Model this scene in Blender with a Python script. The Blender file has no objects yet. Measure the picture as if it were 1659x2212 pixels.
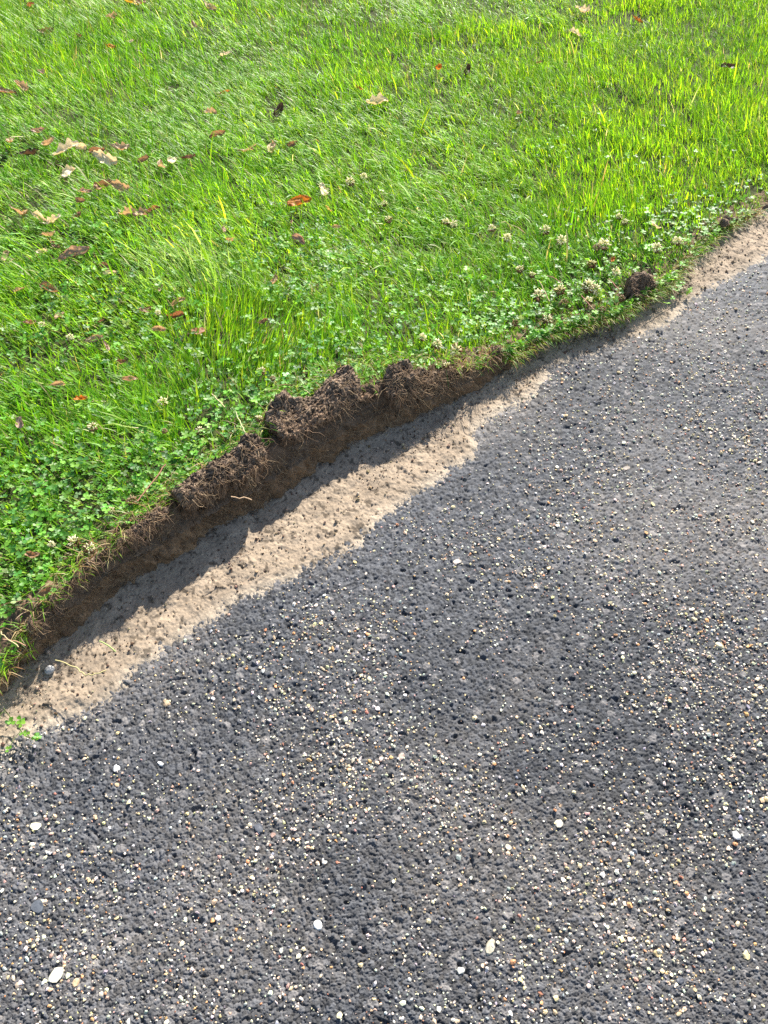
import bpy, math
import numpy as np
from mathutils import Vector
R = np.random.default_rng(7)
C = bpy.context.scene.collection
sc = bpy.context.scene

# ------------------------------------------------------------------ camera, sky, sun, exposure
CAM_H, PITCH, FPX = 1.25, 50.0, 1723.0
cam = bpy.data.objects.new('camera', bpy.data.cameras.new('camera')); C.objects.link(cam)
cam.location = (0, 0, CAM_H); cam.rotation_euler = (math.radians(90 - PITCH), 0, 0)
cam.data.sensor_width = 36; cam.data.lens = 36 * FPX / 2212
cam.data.clip_start = 0.02; cam.data.clip_end = 500
sc.camera = cam
SUN_EL, SUN_AZ = 35.0, 19.0          # azimuth from +Y towards +X
w = bpy.data.worlds.new("World"); sc.world = w; w.use_nodes = True
nt = w.node_tree; nt.nodes.clear()
sky = nt.nodes.new('ShaderNodeTexSky'); sky.sky_type = 'NISHITA'; sky.sun_disc = False
sky.sun_elevation = math.radians(SUN_EL); sky.sun_rotation = math.radians(SUN_AZ)
bg = nt.nodes.new('ShaderNodeBackground'); bg.inputs[1].default_value = 0.095
wo = nt.nodes.new('ShaderNodeOutputWorld')
nt.links.new(sky.outputs[0], bg.inputs[0]); nt.links.new(bg.outputs[0], wo.inputs[0])
sl = bpy.data.lights.new('sun', 'SUN'); sl.energy = 5.0; sl.angle = math.radians(0.5); sl.color = (1.0, 0.955, 0.88)
so = bpy.data.objects.new('sun', sl); C.objects.link(so); so.location = (1, 3, 4)
so.rotation_euler = (math.radians(90 - SUN_EL), 0, math.radians(180 - SUN_AZ))
so.rotation_euler = Vector((math.sin(math.radians(SUN_AZ)) * math.cos(math.radians(SUN_EL)),
    math.cos(math.radians(SUN_AZ)) * math.cos(math.radians(SUN_EL)), math.sin(math.radians(SUN_EL)))).to_track_quat('Z', 'Y').to_euler()
sc.view_settings.view_transform = 'Standard'; sc.view_settings.look = 'None'
sc.view_settings.gamma = 1; sc.view_settings.exposure = 1.4
sc.cycles.max_bounces = 6; sc.cycles.diffuse_bounces = 3; sc.cycles.transmission_bounces = 4
sc.cycles.use_denoising = False
sc.render.film_transparent = False

# ------------------------------------------------------------------ helpers
EX, EY = 0.77337384, 0.63395024                      # direction of the lawn's edge on the ground
def SN(x, y): return EX * x + EY * y, -EY * x + EX * y
def XY(s, n): return EX * s - EY * n, EY * s + EX * n
_p = math.radians(PITCH)
def ray(px, py):
    u = (px - 829.5) / FPX; v = (1106 - py) / FPX
    return np.array([u, math.cos(_p) + v * math.sin(_p), -math.sin(_p) + v * math.cos(_p)])
def G(px, py, z=0.0):
    d = ray(px, py); t = (z - CAM_H) / d[2]
    return d * t + np.array([0, 0, CAM_H])
def curve_sn(pts, z=0.0, off=0.0):
    q = np.array([SN(*G(a, b, z)[:2]) for a, b in pts]); q = q[np.argsort(q[:, 0])]
    q[:, 1] += off
    lo = [[q[0, 0] - 1, q[0, 1]], [-30, q[0, 1]]][::-1]; hi = [[q[-1, 0] + 1, q[-1, 1]], [30, q[-1, 1]]]
    q = np.vstack([lo, q, hi])
    return lambda s: np.interp(s, q[:, 0], q[:, 1])
def vnoise(x, y, f, seed):
    g = np.random.default_rng(seed).random((257, 257)); x = x * f + 91.3; y = y * f + 47.7
    xi = np.floor(x).astype(int); yi = np.floor(y).astype(int); fx = x - xi; fy = y - yi
    fx = fx * fx * (3 - 2 * fx); fy = fy * fy * (3 - 2 * fy); a = xi % 256; b = yi % 256
    return (g[a, b] * (1 - fx) + g[a + 1, b] * fx) * (1 - fy) + (g[a, b + 1] * (1 - fx) + g[a + 1, b + 1] * fx) * fy - 0.5
def fbm(x, y, f, seed, o=4, g=0.5):
    r = 0; a = 1.0
    for k in range(o): r = r + a * vnoise(x, y, f * 2.03 ** k, seed + k); a *= g
    return r
def worley(x, y, size, seed):
    """distance to nearest and second cell points (in cells) and the nearest cell's random numbers"""
    rg = np.random.default_rng(seed); J = rg.random((512, 512, 2)); Q = rg.random((512, 512, 3))
    X = x / size + 200; Y = y / size + 200; xi = np.floor(X).astype(int); yi = np.floor(Y).astype(int)
    f1 = np.full(X.shape, 9.0); f2 = np.full(X.shape, 9.0); ia = xi.copy(); ib = yi.copy()
    for dx in (-1, 0, 1):
        for dy in (-1, 0, 1):
            a = xi + dx; b = yi + dy; j = J[a % 512, b % 512]
            d = np.hypot(a + j[..., 0] - X, b + j[..., 1] - Y)
            m = d < f1; f2 = np.where(m, f1, np.minimum(f2, d)); f1 = np.where(m, d, f1)
            ia = np.where(m, a, ia); ib = np.where(m, b, ib)
    return f1, f2, Q[ia % 512, ib % 512]
def mesh(name, V, F, mat=None, col=None, smooth=True, parent=None, link=True, collect=True):
    """V (n,3), F (m,3|4) or list of them -> ONE linked mesh object"""
    V = np.asarray(V, dtype=np.float32); Fs = F if isinstance(F, list) else [F]
    me = bpy.data.meshes.new(name); me.vertices.add(len(V)); me.vertices.foreach_set('co', V.ravel())
    li = np.concatenate([np.asarray(f, dtype=np.int32).ravel() for f in Fs])
    tot = np.concatenate([np.full(len(f), np.shape(f)[1], dtype=np.int32) for f in Fs])
    st = np.concatenate([[0], np.cumsum(tot)[:-1]]).astype(np.int32)
    me.loops.add(len(li)); me.loops.foreach_set('vertex_index', li)
    me.polygons.add(len(tot)); me.polygons.foreach_set('loop_start', st)
    me.polygons.foreach_set('use_smooth', np.full(len(tot), smooth))
    if col is not None:
        a = me.color_attributes.new('col', 'FLOAT_COLOR', 'POINT')
        c = np.ones((len(V), 4), dtype=np.float32); c[:, :3] = col; a.data.foreach_set('color', c.ravel())
    me.update(calc_edges=True); me.validate()
    if mat: me.materials.append(mat)
    if not link: return me
    o = bpy.data.objects.new(name, me); C.objects.link(o)
    if parent: o.parent = parent
    return o
def tag(o, label=None, cat=None, group=None, kind=None):
    if label: o['label'] = label
    if cat: o['category'] = cat
    if group: o['group'] = group
    if kind: o['kind'] = kind
    return o
def empty(name, loc, rz=0.0):
    o = bpy.data.objects.new(name, None); C.objects.link(o); o.location = [float(v) for v in loc]
    o.rotation_euler = (0, 0, rz); o.empty_display_size = 0.02
    return o
def gridfaces(nr, nc, off=0):
    i = np.arange(nr * nc).reshape(nr, nc)
    return np.stack([i[:-1, :-1], i[:-1, 1:], i[1:, 1:], i[1:, :-1]], -1).reshape(-1, 4) + off
def tubes(P, rad, sides=3):
    """P (k,m,3) polylines, rad (k,m) -> verts, quads"""
    k, m, _ = P.shape; T = np.gradient(P, axis=1); T /= np.linalg.norm(T, axis=2, keepdims=True) + 1e-9
    up = np.where(np.abs(T[..., 2:3]) > 0.9, np.array([1.0, 0, 0]), np.array([0, 0, 1.0]))
    A = np.cross(T, up); A /= np.linalg.norm(A, axis=2, keepdims=True) + 1e-9; B = np.cross(T, A)
    V = []
    for j in range(sides):
        a = 2 * math.pi * j / sides; V.append(P + rad[..., None] * (math.cos(a) * A + math.sin(a) * B))
    V = np.stack(V, 2).reshape(-1, 3)
    idx = np.arange(k * m * sides).reshape(k, m, sides); n1 = np.roll(idx, -1, 2)
    F = np.stack([idx[:, :-1], n1[:, :-1], n1[:, 1:], idx[:, 1:]], -1).reshape(-1, 4)
    return V, F

# ------------------------------------------------------------------ materials
def newmat(name):
    m = bpy.data.materials.new(name); m.use_nodes = True; n = m.node_tree; n.nodes.clear()
    return m, n.nodes, n.links
def att(N, name='col'):
    a = N.new('ShaderNodeAttribute'); a.attribute_name = name; return a.outputs['Color']
def noise(N, L, scale, detail=4, rough=0.6, w=None):
    t = N.new('ShaderNodeTexNoise'); t.inputs['Scale'].default_value = scale
    t.inputs['Detail'].default_value = detail; t.inputs['Roughness'].default_value = rough
    g = N.new('ShaderNodeNewGeometry'); L.new(g.outputs['Position'], t.inputs['Vector']); return t.outputs['Fac']
def mulcol(N, L, c, fac, lo, hi):
    mr = N.new('ShaderNodeMapRange'); mr.inputs['From Min'].default_value = .3; mr.inputs['From Max'].default_value = .7
    mr.inputs['To Min'].default_value = lo; mr.inputs['To Max'].default_value = hi; L.new(fac, mr.inputs['Value'])
    v = N.new('ShaderNodeVectorMath'); v.operation = 'SCALE'; L.new(c, v.inputs[0]); L.new(mr.outputs[0], v.inputs['Scale'])
    return v.outputs[0]
def solid_mat(name, rough=0.9, spec=0.3, bump=None, var=None):
    """surface coloured by the object's own colour attribute, finely mottled, with a fine bump"""
    m, N, L = newmat(name); b = N.new('ShaderNodeBsdfPrincipled'); o = N.new('ShaderNodeOutputMaterial')
    c = att(N)
    if var: c = mulcol(N, L, c, noise(N, L, var[0]), var[1], var[2])
    L.new(c, b.inputs['Base Color']); b.inputs['Roughness'].default_value = rough
    b.inputs['Specular IOR Level'].default_value = spec
    if bump:
        bu = N.new('ShaderNodeBump'); bu.inputs['Strength'].default_value = bump[1]; bu.inputs['Distance'].default_value = bump[2]
        L.new(noise(N, L, bump[0], 5, .65), bu.inputs['Height']); L.new(bu.outputs[0], b.inputs['Normal'])
    L.new(b.outputs[0], o.inputs[0]); return m
def leaf_mat(name, trans=0.45, rough=0.38, spec=0.5, tint=(1.6, 1.5, 0.7), var=None):
    m, N, L = newmat(name); b = N.new('ShaderNodeBsdfPrincipled'); t = N.new('ShaderNodeBsdfTranslucent')
    x = N.new('ShaderNodeMixShader'); o = N.new('ShaderNodeOutputMaterial'); c = att(N)
    if var: c = mulcol(N, L, c, noise(N, L, var[0]), var[1], var[2])
    v = N.new('ShaderNodeVectorMath'); v.operation = 'MULTIPLY'; v.inputs[1].default_value = tint
    L.new(c, v.inputs[0]); L.new(c, b.inputs['Base Color']); L.new(v.outputs[0], t.inputs['Color'])
    b.inputs['Roughness'].default_value = rough; b.inputs['Specular IOR Level'].default_value = spec
    x.inputs[0].default_value = trans; L.new(b.outputs[0], x.inputs[1]); L.new(t.outputs[0], x.inputs[2])
    L.new(x.outputs[0], o.inputs[0]); return m
M_asph = solid_mat('asphalt', 0.75, 0.25, (900, .55, .0012), (260, .75, 1.3))
M_stone = solid_mat('stone', 0.6, 0.4, (900, .3, .0006), (500, .85, 1.15))
M_dirt = solid_mat('dry_dirt', 0.95, 0.15, (420, .6, .0016), (160, .8, 1.2))
M_soil = solid_mat('soil', 0.95, 0.12, (500, .8, .002), (300, .7, 1.35))
M_root = solid_mat('root', 0.7, 0.25)
M_grass = leaf_mat('grass', 0.52, 0.45, 0.22)
M_clover = leaf_mat('clover', 0.42, 0.48, 0.3)
M_dead = leaf_mat('dead_leaf', 0.3, 0.6, 0.3, (1.3, 1.0, .7), (300, .7, 1.25))
M_petal = leaf_mat('petal', 0.5, 0.6, 0.3, (1.1, 1.05, .85))

# ------------------------------------------------------------------ the plan of the ground (edge curves)
base_px = [(12,1500),(76,1439),(183,1347),(267,1275),(381,1210),(495,1134),(566,1106),(642,1049),(738,988),(795,954),(947,893),(1043,836),(1110,792),(1190,745),(1330,702),(1400,655),(1440,630),(1500,560),(1560,510),(1620,480),(1659,460)]
dirt_px = [(0,1640),(90,1580),(215,1540),(290,1465),(380,1400),(450,1350),(520,1300),(640,1255),(760,1200),(830,1130),(900,1080),(985,1020),(1030,990),(1030,930),(1080,890),(1150,860),(1200,800),(1340,750),(1450,700),(1500,650),(1560,615),(1659,565)]
veg_px = [(0,1470),(45,1400),(60,1330),(100,1290),(140,1262),(200,1205),(260,1160),(300,1118),(345,1090),(380,1050),(408,1025),(454,1001),(500,969),(532,933),(562,943),(580,920),(594,855),(614,840),(640,855),(695,831),(716,810),(762,794),(785,830),(810,851),(834,790),(880,779),(893,795),(980,795),(1034,785),(1068,750),(1110,776),(1130,775),(1190,712),(1260,700),(1340,675),(1380,650),(1420,625),(1470,600),(1500,545),(1560,495),(1600,475),(1659,445)]
B = curve_sn(base_px); D = curve_sn(dirt_px)
HL = lambda s: np.interp(s, [-3, -.3, -.1, .05, .3, .8, 1.0, 1.2, 1.35, 1.6, 1.8, 2.1, 2.4, 6], [.03, .03, .055, .078, .09, .088, .072, .046, .036, .032, .026, .02, .018, .018])
_v = np.array([SN(*G(a, b, float(HL(SN(*G(a, b, .05)[:2])[0])) + .012)[:2]) for a, b in veg_px]); _v = _v[np.argsort(_v[:, 0])]
VEG = lambda s: np.maximum(B(s) + .006, np.interp(s, np.r_[-9, -.25, _v[:, 0], 9], np.r_[B(-1.) + .02, B(-.25) + .02, _v[:, 1], _v[-1, 1]]))

# ------------------------------------------------------------------ road (asphalt)
crack_px = [[(510,1377),(565,1367),(591,1358),(631,1338),(650,1318),(676,1292),(696,1284),(735,1273),(777,1250),(810,1249)],
            [(354,1477),(385,1466),(412,1462)], [(560,1395),(600,1378),(640,1384)], [(830,1345),(870,1370),(905,1400)], [(1180,940),(1215,925),(1260,915),(1290,930)]]
def seg_dist(x, y, pts):
    d = np.full(x.shape, 9.0)
    for (a, b), (c, e) in zip(pts[:-1], pts[1:]):
        vx, vy = c - a, e - b; t = np.clip(((x - a) * vx + (y - b) * vy) / (vx * vx + vy * vy + 1e-12), 0, 1)
        d = np.minimum(d, np.hypot(x - a - t * vx, y - b - t * vy))
    return d
def road_z(x, y):
    wx = x + .005 * vnoise(x, y, 140, 3) + .002 * vnoise(x, y, 420, 7); wy = y + .005 * vnoise(x, y, 140, 4) + .002 * vnoise(x, y, 420, 8)
    f1, f2, q = worley(wx, wy, .0066, 11); g1, g2, r = worley(wx, wy, .0140, 12); h1, h2, k = worley(wx, wy, .0034, 13)
    big = (r[..., 0] > .86)                                  # now and then a larger stone
    tx = (q[..., 0] - .5) * np.sin(x / .0066 * 2.2) + (q[..., 2] - .5) * np.sin(y / .0066 * 2.2 + 1)
    z1 = .0005 * np.clip(1.2 - 1.6 * f1 ** 2, -.3, .8) + .0015 * (q[..., 1] - .5) + .0009 * tx - .0015 * np.exp(-((f2 - f1) / .11) ** 2)
    z2 = .0009 + .0003 * np.clip(1 - 1.5 * g1 ** 2, -.5, 1) - .0016 * np.exp(-((g2 - g1) / .1) ** 2)
    z = np.where(big & (g1 < .5), z2, z1) + .0016 * (k[..., 0] - .5) * np.clip((h2 - h1) / .25, 0, 1) - .0008 * np.exp(-((h2 - h1) / .2) ** 2) + .0019 * fbm(x, y, 190, 25, 4, .7)
    pit = vnoise(x, y, 75, 21) + .5 * vnoise(x, y, 150, 22)
    z = z - .0045 * np.clip((-pit - .43) / .12, 0, 1) + .0016 * fbm(x, y, 14, 23, 3)
    return z, big & (g1 < .5), q, r
def build_road():
    uu = np.r_[-2.2, -1.7, -1.3, -1.0, -.8, np.linspace(-.68, -.52, 30), np.linspace(-.515, .515, 1010), np.linspace(.52, .68, 30), .8, 1.0, 1.3, 1.7, 2.2]
    py = np.r_[np.linspace(2600, 2262, 60), np.linspace(2260, 440, 1080)]
    y = np.array([G(829.5, p)[1] for p in py]); y = np.r_[-1.0, -.7, -.5, -.3, -.15, y[y > -.1], 2.9, 3.4, 4, 5, 7, 10, 14]
    y = np.unique(y); d = y * math.cos(_p) + CAM_H * math.sin(_p)
    X = uu[None, :] * d[:, None]; Y = np.repeat(y[:, None], len(uu), 1)
    s, n = SN(X, Y); z, big, q, r = road_z(X, Y)
    cd = np.full(X.shape, 9.0)
    for c in crack_px: cd = np.minimum(cd, seg_dist(X + .004 * vnoise(X, Y, 90, 31), Y + .004 * vnoise(X, Y, 90, 32), [G(*p)[:2] for p in c]))
    z -= .0045 * np.exp(-(cd / .0011) ** 2) * np.clip(.7 + 2.5 * vnoise(X, Y, 60, 33), 0, 1)
    z = np.where(n > B(s) + .03, -.02, z)
    c0 = np.array([.056, .058, .063]); tone = (.50 + .95 * q[..., 2])[..., None]
    patch = np.clip(.5 + 1.1 * fbm(X, Y, 2.2, 41, 3), 0, 1)[..., None]
    col = c0 * tone * (.85 + .35 * patch)
    gl = np.stack([.13 + .05 * r[..., 1], .125 + .045 * r[..., 1], .125 + .04 * r[..., 1]], -1)
    col = np.where((big & (r[..., 1] > .65))[..., None], gl * .8, col)
    dust = np.clip(1.3 * fbm(X, Y, 3.1, 51, 5, .6) + .12 + .55 * np.exp(-np.abs(n - D(s)) / .03) + .5 * np.exp(-((X - .62) ** 2 + (Y - .95) ** 2) / .05) + .3 * np.exp(-((Y - .22) / .15) ** 2), 0, 1)[..., None]
    low = np.clip(.35 - z / .004, 0, 1)[..., None]           # pale dust lies in the low places
    col = col + dust * (.25 + .75 * low) * np.array([.08, .066, .050])
    keep = ((n < B(s) + .06))
    F = gridfaces(*X.shape); k = keep.ravel()[F].all(1); F = F[k]
    used = np.zeros(X.size, bool); used[F] = True; mp = np.cumsum(used) - 1
    V = np.stack([X, Y, z], -1).reshape(-1, 3)[used]; F = mp[F]
    tag(mesh('road', V, F, M_asph, col.reshape(-1, 3)[used]), 'weathered dark grey asphalt with pale exposed aggregate', 'road', kind='structure')
build_road()
g = mesh('ground', [(-60, -60, -.045), (60, -60, -.045), (60, 60, -.045), (-60, 60, -.045)], np.array([[0, 1, 2, 3]]), M_soil, np.tile([.10, .09, .05], (4, 1)))
tag(g, 'earth lying under the road and the lawn', 'ground', kind='structure')

# ------------------------------------------------------------------ dirt strip between the asphalt and the cut turf
def dirt_z(s, n):
    t = n - D(s); zz = -.0015 + .0075 * np.clip(t / .05, -.6, 1) ** 1 + .006 * np.clip((n - B(s) + .04) / .06, 0, 1)
    x, y = XY(s, n)
    zz = zz + .0036 * fbm(x, y, 48, 61, 5, .62) * np.clip((t + .03) / .05, .3, 1) + .0012 * vnoise(x, y, 400, 66)
    pit = vnoise(x, y, 130, 67) + .6 * vnoise(x, y, 260, 68)
    return zz - .003 * np.clip((-pit - .42) / .1, 0, 1) * np.clip(t / .03, 0, 1)
def build_dirt():
    s = np.r_[-4, -2, -1, np.arange(-.5, 2.6, .0016), 3, 4, 8]; t = np.r_[-.05, np.arange(-.045, .24, .0018)]
    S = np.repeat(s[:, None], len(t), 1); Nn = t[None, :] + D(s)[:, None]
    Nn = np.minimum(Nn, B(S) + .035); z = dirt_z(S, Nn)
    z = np.where(Nn >= B(S) + .034, z + .001 * (t[None, :]), z)
    X, Y = XY(S, Nn); f = fbm(X, Y, 22, 71, 4)[..., None]; p = np.clip((Nn - D(S)) / .035, 0, 1)[..., None]
    col = np.array([.37, .31, .235]) * (1 - p) + np.array([.285, .222, .158]) * p
    col = col * (1 + .35 * f); dk = np.clip((fbm(X, Y, 90, 75, 3) - .28) / .12, 0, 1)[..., None]
    col = col * (1 - .6 * dk)
    F = gridfaces(len(s), len(t)); k = (t[F % len(t)].max(1) > -9); 
    nn = Nn.ravel(); ok = ~((nn[F] >= (B(S).ravel()[F] + .0349)).all(1))
    tag(mesh('dirt_strip', np.stack([X, Y, z], -1).reshape(-1, 3), F[ok], M_dirt, col.reshape(-1, 3)), 'tan dry dirt strip between asphalt and cut turf', 'dirt', kind='structure')
build_dirt()

# ------------------------------------------------------------------ lawn soil with its cut face
def lawn_z(x, y):
    s, n = SN(x, y); d = n - B(s)
    return HL(s) * np.clip(d / .012, 0, 1) + .012 * fbm(x, y, 4, 81, 3) * np.clip((d - .03) / .2, 0, 1) - .035 * np.clip(d / .6, 0, 1) * HL(s) / .1
def build_lawn():
    s = np.r_[-14, -8, -5, -3, -2, -1.4, np.arange(-.9, 2.9, .0022), 3.4, 4, 5, 8, 14]
    q = np.linspace(0, 1, 46); dd = np.r_[np.arange(.004, .2, .003), np.linspace(.21, 1.2, 40), np.linspace(1.3, 4, 20), 5, 7, 10, 20]
    S1 = np.repeat(s[:, None], len(q), 1); und = .012 * fbm(S1, S1 * 0, 9, 91, 3)
    Dq = .036 * q[None] ** 1.3 * (HL(S1) / .09); Zq = -.012 + (HL(S1) + .012) * q[None]
    f1, f2, c = worley(S1, S1 * 0 + q[None] * .1 + 3, .009, 93)
    bump = (.017 * fbm(S1, q[None] * HL(S1) + 1, 34, 94, 6, .66) + .006 * (1 - f1)) * np.sin(np.clip(q[None] * 1.15 + .05, 0, 1) * math.pi) ** .5
    Nn = B(S1) + Dq + und * q[None] - bump; Zq = Zq + .3 * bump
    S2 = np.repeat(s[:, None], len(dd), 1); N2 = B(S2) + .036 * (HL(S2) / .09) + und[:, -1:] + dd[None]
    X2, Y2 = XY(S2, N2); Z2 = lawn_z(X2, Y2); Z2 = HL(S2) + (Z2 - HL(S2)) * np.clip(dd[None] / .05, 0, 1) + .004 * fbm(X2, Y2, 60, 97, 3) + np.interp(S2, [-.1, 0, 1.1, 1.2], [0, 1, 1, 0]) * np.exp(-((dd[None] - .022) / .02) ** 2) * (.012 * np.clip(.5 + 2 * fbm(X2, Y2, 26, 99, 3), 0, 1.4) + .010 * (1 - worley(X2, Y2, .009, 100)[0]) + .008 * fbm(X2, Y2, 110, 103, 3, .7))
    S = np.concatenate([S1, S2], 1); NN = np.concatenate([Nn, N2], 1); Z = np.concatenate([Zq, Z2], 1)
    X, Y = XY(S, NN); f = fbm(S + Z, NN, 60, 98, 4)[..., None]
    col = np.array([.125, .085, .055]) * (1 + .7 * f); qq = np.concatenate([np.repeat(q[None], len(s), 0), np.ones_like(S2)], 1)[..., None]
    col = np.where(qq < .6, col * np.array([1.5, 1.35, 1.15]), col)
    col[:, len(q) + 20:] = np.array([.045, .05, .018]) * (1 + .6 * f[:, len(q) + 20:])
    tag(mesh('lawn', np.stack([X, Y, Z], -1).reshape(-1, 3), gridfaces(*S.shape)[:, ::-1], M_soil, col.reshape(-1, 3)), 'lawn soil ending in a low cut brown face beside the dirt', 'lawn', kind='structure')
build_lawn()

# ------------------------------------------------------------------ roots
ROOTC = np.array([[.20, .12, .065], [.30, .19, .10], [.36, .25, .14], [.13, .08, .05]])
def root_walks(P0, T0, L, m=7, wob=.5, rg=R, Nrm=None):
    k = len(P0); P = np.zeros((k, m, 3)); P[:, 0] = P0; T = T0 / np.linalg.norm(T0, axis=1, keepdims=True)
    for i in range(1, m):
        T = T + wob * rg.normal(size=(k, 3)) * .6
        if Nrm is not None: T -= .75 * (T * Nrm).sum(1, keepdims=True) * Nrm
        T /= np.linalg.norm(T, axis=1, keepdims=True); P[:, i] = P[:, i - 1] + T * (L / (m - 1))[:, None]
    return P
def root_obj(name, P, r0, parent=None, rg=R):
    k, m, _ = P.shape; rad = r0[:, None] * np.linspace(1, .35, m)[None]
    V, F = tubes(P, rad); c = ROOTC[rg.integers(0, 4, k)] * (.7 + .7 * rg.random((k, 1)))
    return mesh(name, V, F, M_root, np.repeat(c, m * 3, 0), parent=parent)
def wall_roots(k=5000):
    s = R.uniform(-.15, 2.2, k); q = R.beta(2.2, 1.5, k); h = HL(s)
    n = B(s) + .036 * q ** 1.3 * h / .09 - .004; x, y = XY(s, n); P0 = np.stack([x, y, h * q], -1)
    nr = np.stack([-(-EY) * .9 * np.ones(k), -EX * .9 * np.ones(k), .35 * np.ones(k)], -1)
    T = R.normal(size=(k, 3)) + np.array([0, 0, -.9])
    P = root_walks(P0, T, R.uniform(.010, .045, k), Nrm=nr / np.linalg.norm(nr, axis=1, keepdims=True)); P[..., 2] = np.maximum(P[..., 2], .004)
    tag(root_obj('roots', P, np.clip(np.exp(R.normal(size=k) * .4) * .00027, .00014, .0008)), 'fine brown grass roots hanging from the cut face of the lawn', 'roots', kind='stuff')
wall_roots()

# ------------------------------------------------------------------ loose turf clods on the rim
def inside(x, y, P):
    r = np.zeros(x.shape, bool); j = len(P) - 1
    for i in range(len(P)):
        xi, yi = P[i]; xj, yj = P[j]
        r ^= ((yi > y) != (yj > y)) & (x < (xj - xi) * (y - yi) / (yj - yi + 1e-12) + xi); j = i
    return r
FOOT = []
def clod(px, slope, label, thick=.022, nroots=200, seed=1, tone=1.0, h=None, rootdir=None, res=.0021, rl=1.0, front=.026, deep=.022):
    rg = np.random.default_rng(seed)
    low = max(px, key=lambda p: p[1] + .25 * abs(p[0] - px[0][0]) * 0); fr = G(*low, 0.0); s0, _ = SN(*fr[:2])
    cx = np.mean([p[0] for p in px]); cy = np.mean([p[1] for p in px]); sc_, _ = SN(*G(cx, cy, .09)[:2])
    h = float(HL(sc_)) if h is None else h
    nrm = np.array([EY * math.sin(slope), -EX * math.sin(slope), math.cos(slope)])       # faces camera side, tilted
    up = np.array([-EY * math.cos(slope), EX * math.cos(slope), math.sin(slope)]); e = np.array([EX, EY, 0.0])
    nf = float(B(sc_)) + front; o = np.array([*XY(sc_, nf), h])
    cam0 = np.array([0, 0, CAM_H]); P = []
    for a, b in px:
        d = ray(a, b); t = ((o - cam0) @ nrm) / (d @ nrm); p = cam0 + d * t - o; ps, pn = SN(*(p + o)[:2]); P.append((float(p @ e), float(max(p @ up, (float(B(ps)) + front - nf) / math.cos(slope)))))
    P = np.array(P); lo = P.min(0) - .012; hi = P.max(0) + .012
    U, W = np.meshgrid(np.arange(lo[0], hi[0], res), np.arange(lo[1], hi[1], res), indexing='ij')
    ds = seg_dist(U, W, [tuple(p) for p in P] + [tuple(P[0])]); ds = np.where(inside(U, W, P), ds, -ds)
    ds = ds + .007 * fbm(U, W, 70, seed + 5, 4, .65)
    m = ds > 0; r = np.clip(ds / .016, 0, 1) ** .5
    f1, f2, q = worley(U, W, .0075, seed + 9); g1, g2, q2 = worley(U, W, .0145, seed + 10)
    top = .010 * r - .006 + .015 * fbm(U, W, 24, seed, 5, .62) + .005 * (np.clip(1 - f1 ** 2, 0, 1) * q[..., 0]) + .007 * (np.clip(1 - g1 ** 2, 0, 1) * q2[..., 0]) - .004 * np.exp(-((f2 - f1) / .2) ** 2)
    bot = np.minimum(-thick * np.clip(ds / .02, 0, 1) ** .5 + .004 * fbm(U, W, 40, seed + 20, 3), top - .002)
    jit = .0016 * rg.normal(size=U.shape)
    def pos(z): return o + (U + jit)[..., None] * e + (W + jit * .5)[..., None] * up + z[..., None] * nrm
    VT = pos(top); VB = pos(bot); VB[..., 2] = np.minimum(VB[..., 2], h - deep + .004 * fbm(U, W, 40, seed + 20, 3)); F = gridfaces(*U.shape); k = m.ravel()[F].sum(1) >= 3; F = F[k]
    nv = U.size; ed = np.concatenate([F[:, [0, 1]], F[:, [1, 2]], F[:, [2, 3]], F[:, [3, 0]]]); key = ed.min(1) * nv + ed.max(1)
    _, idx, cnt = np.unique(key, return_index=True, return_counts=True); be = ed[idx[cnt == 1]]
    bv = np.unique(be); where = np.zeros(nv, int); where[bv] = np.arange(len(bv)); NR = 9
    a0 = VT.reshape(-1, 3)[bv]; a1 = VB.reshape(-1, 3)[bv]; rings = []
    for t in np.arange(1, NR) / NR:
        p = a0 * (1 - t) + a1 * t; along = p @ e; b = .010 * fbm(along, p[:, 2], 45, seed + 50, 4, .65) + .004 * rg.normal(size=len(p)) * .4
        p = p + np.array([-EY, EX, 0]) * (-b + .012 * t)[:, None] + e * (.006 * fbm(along, p[:, 2], 70, seed + 60, 3))[:, None]; rings.append(p)
    ids = [bv] + [2 * nv + i * len(bv) + np.arange(len(bv)) for i in range(NR - 1)] + [bv + nv]; side = []
    for i in range(NR):
        u0 = ids[i][where[be[:, 0]]]; u1 = ids[i][where[be[:, 1]]]; w0 = ids[i + 1][where[be[:, 0]]]; w1 = ids[i + 1][where[be[:, 1]]]
        side.append(np.stack([u1, u0, w0, w1], -1))
    FF = np.concatenate([F, F[:, ::-1] + nv] + side); V = np.concatenate([VT.reshape(-1, 3), VB.reshape(-1, 3)] + rings)
    FOOT.append([XY(*SN(*(o + u * e + w_ * up)[:2])) for u, w_ in P])
    used = np.zeros(len(V), bool); used[FF] = True; mp = np.cumsum(used) - 1
    c = np.array([.165, .118, .08]) * tone * (1 + .8 * fbm(U, W, 60, seed + 30, 4))[..., None] * (.75 + .5 * q[..., 1:2])
    red = np.clip((.35 * (hi[1] - lo[1]) - (W - lo[1])) / .02, 0, 1)[..., None]; c = c * (1 - red * .6) + np.array([.20, .125, .075]) * red * .6
    c = np.concatenate([c.reshape(-1, 3), c.reshape(-1, 3) * .9]); cr = np.array([.15, .10, .064]) * (1 + .6 * fbm(V[2 * nv:] @ e, V[2 * nv:, 2], 60, seed + 70, 4))[:, None]; c = np.concatenate([c, cr])
    root = empty('turf_clod', o); tag(root, label, 'turf clod', 'torn turf clods along the cut lawn edge')
    so_ = mesh('soil', V[used] - o, mp[FF], M_soil, c[used], smooth=False, parent=root)
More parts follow.
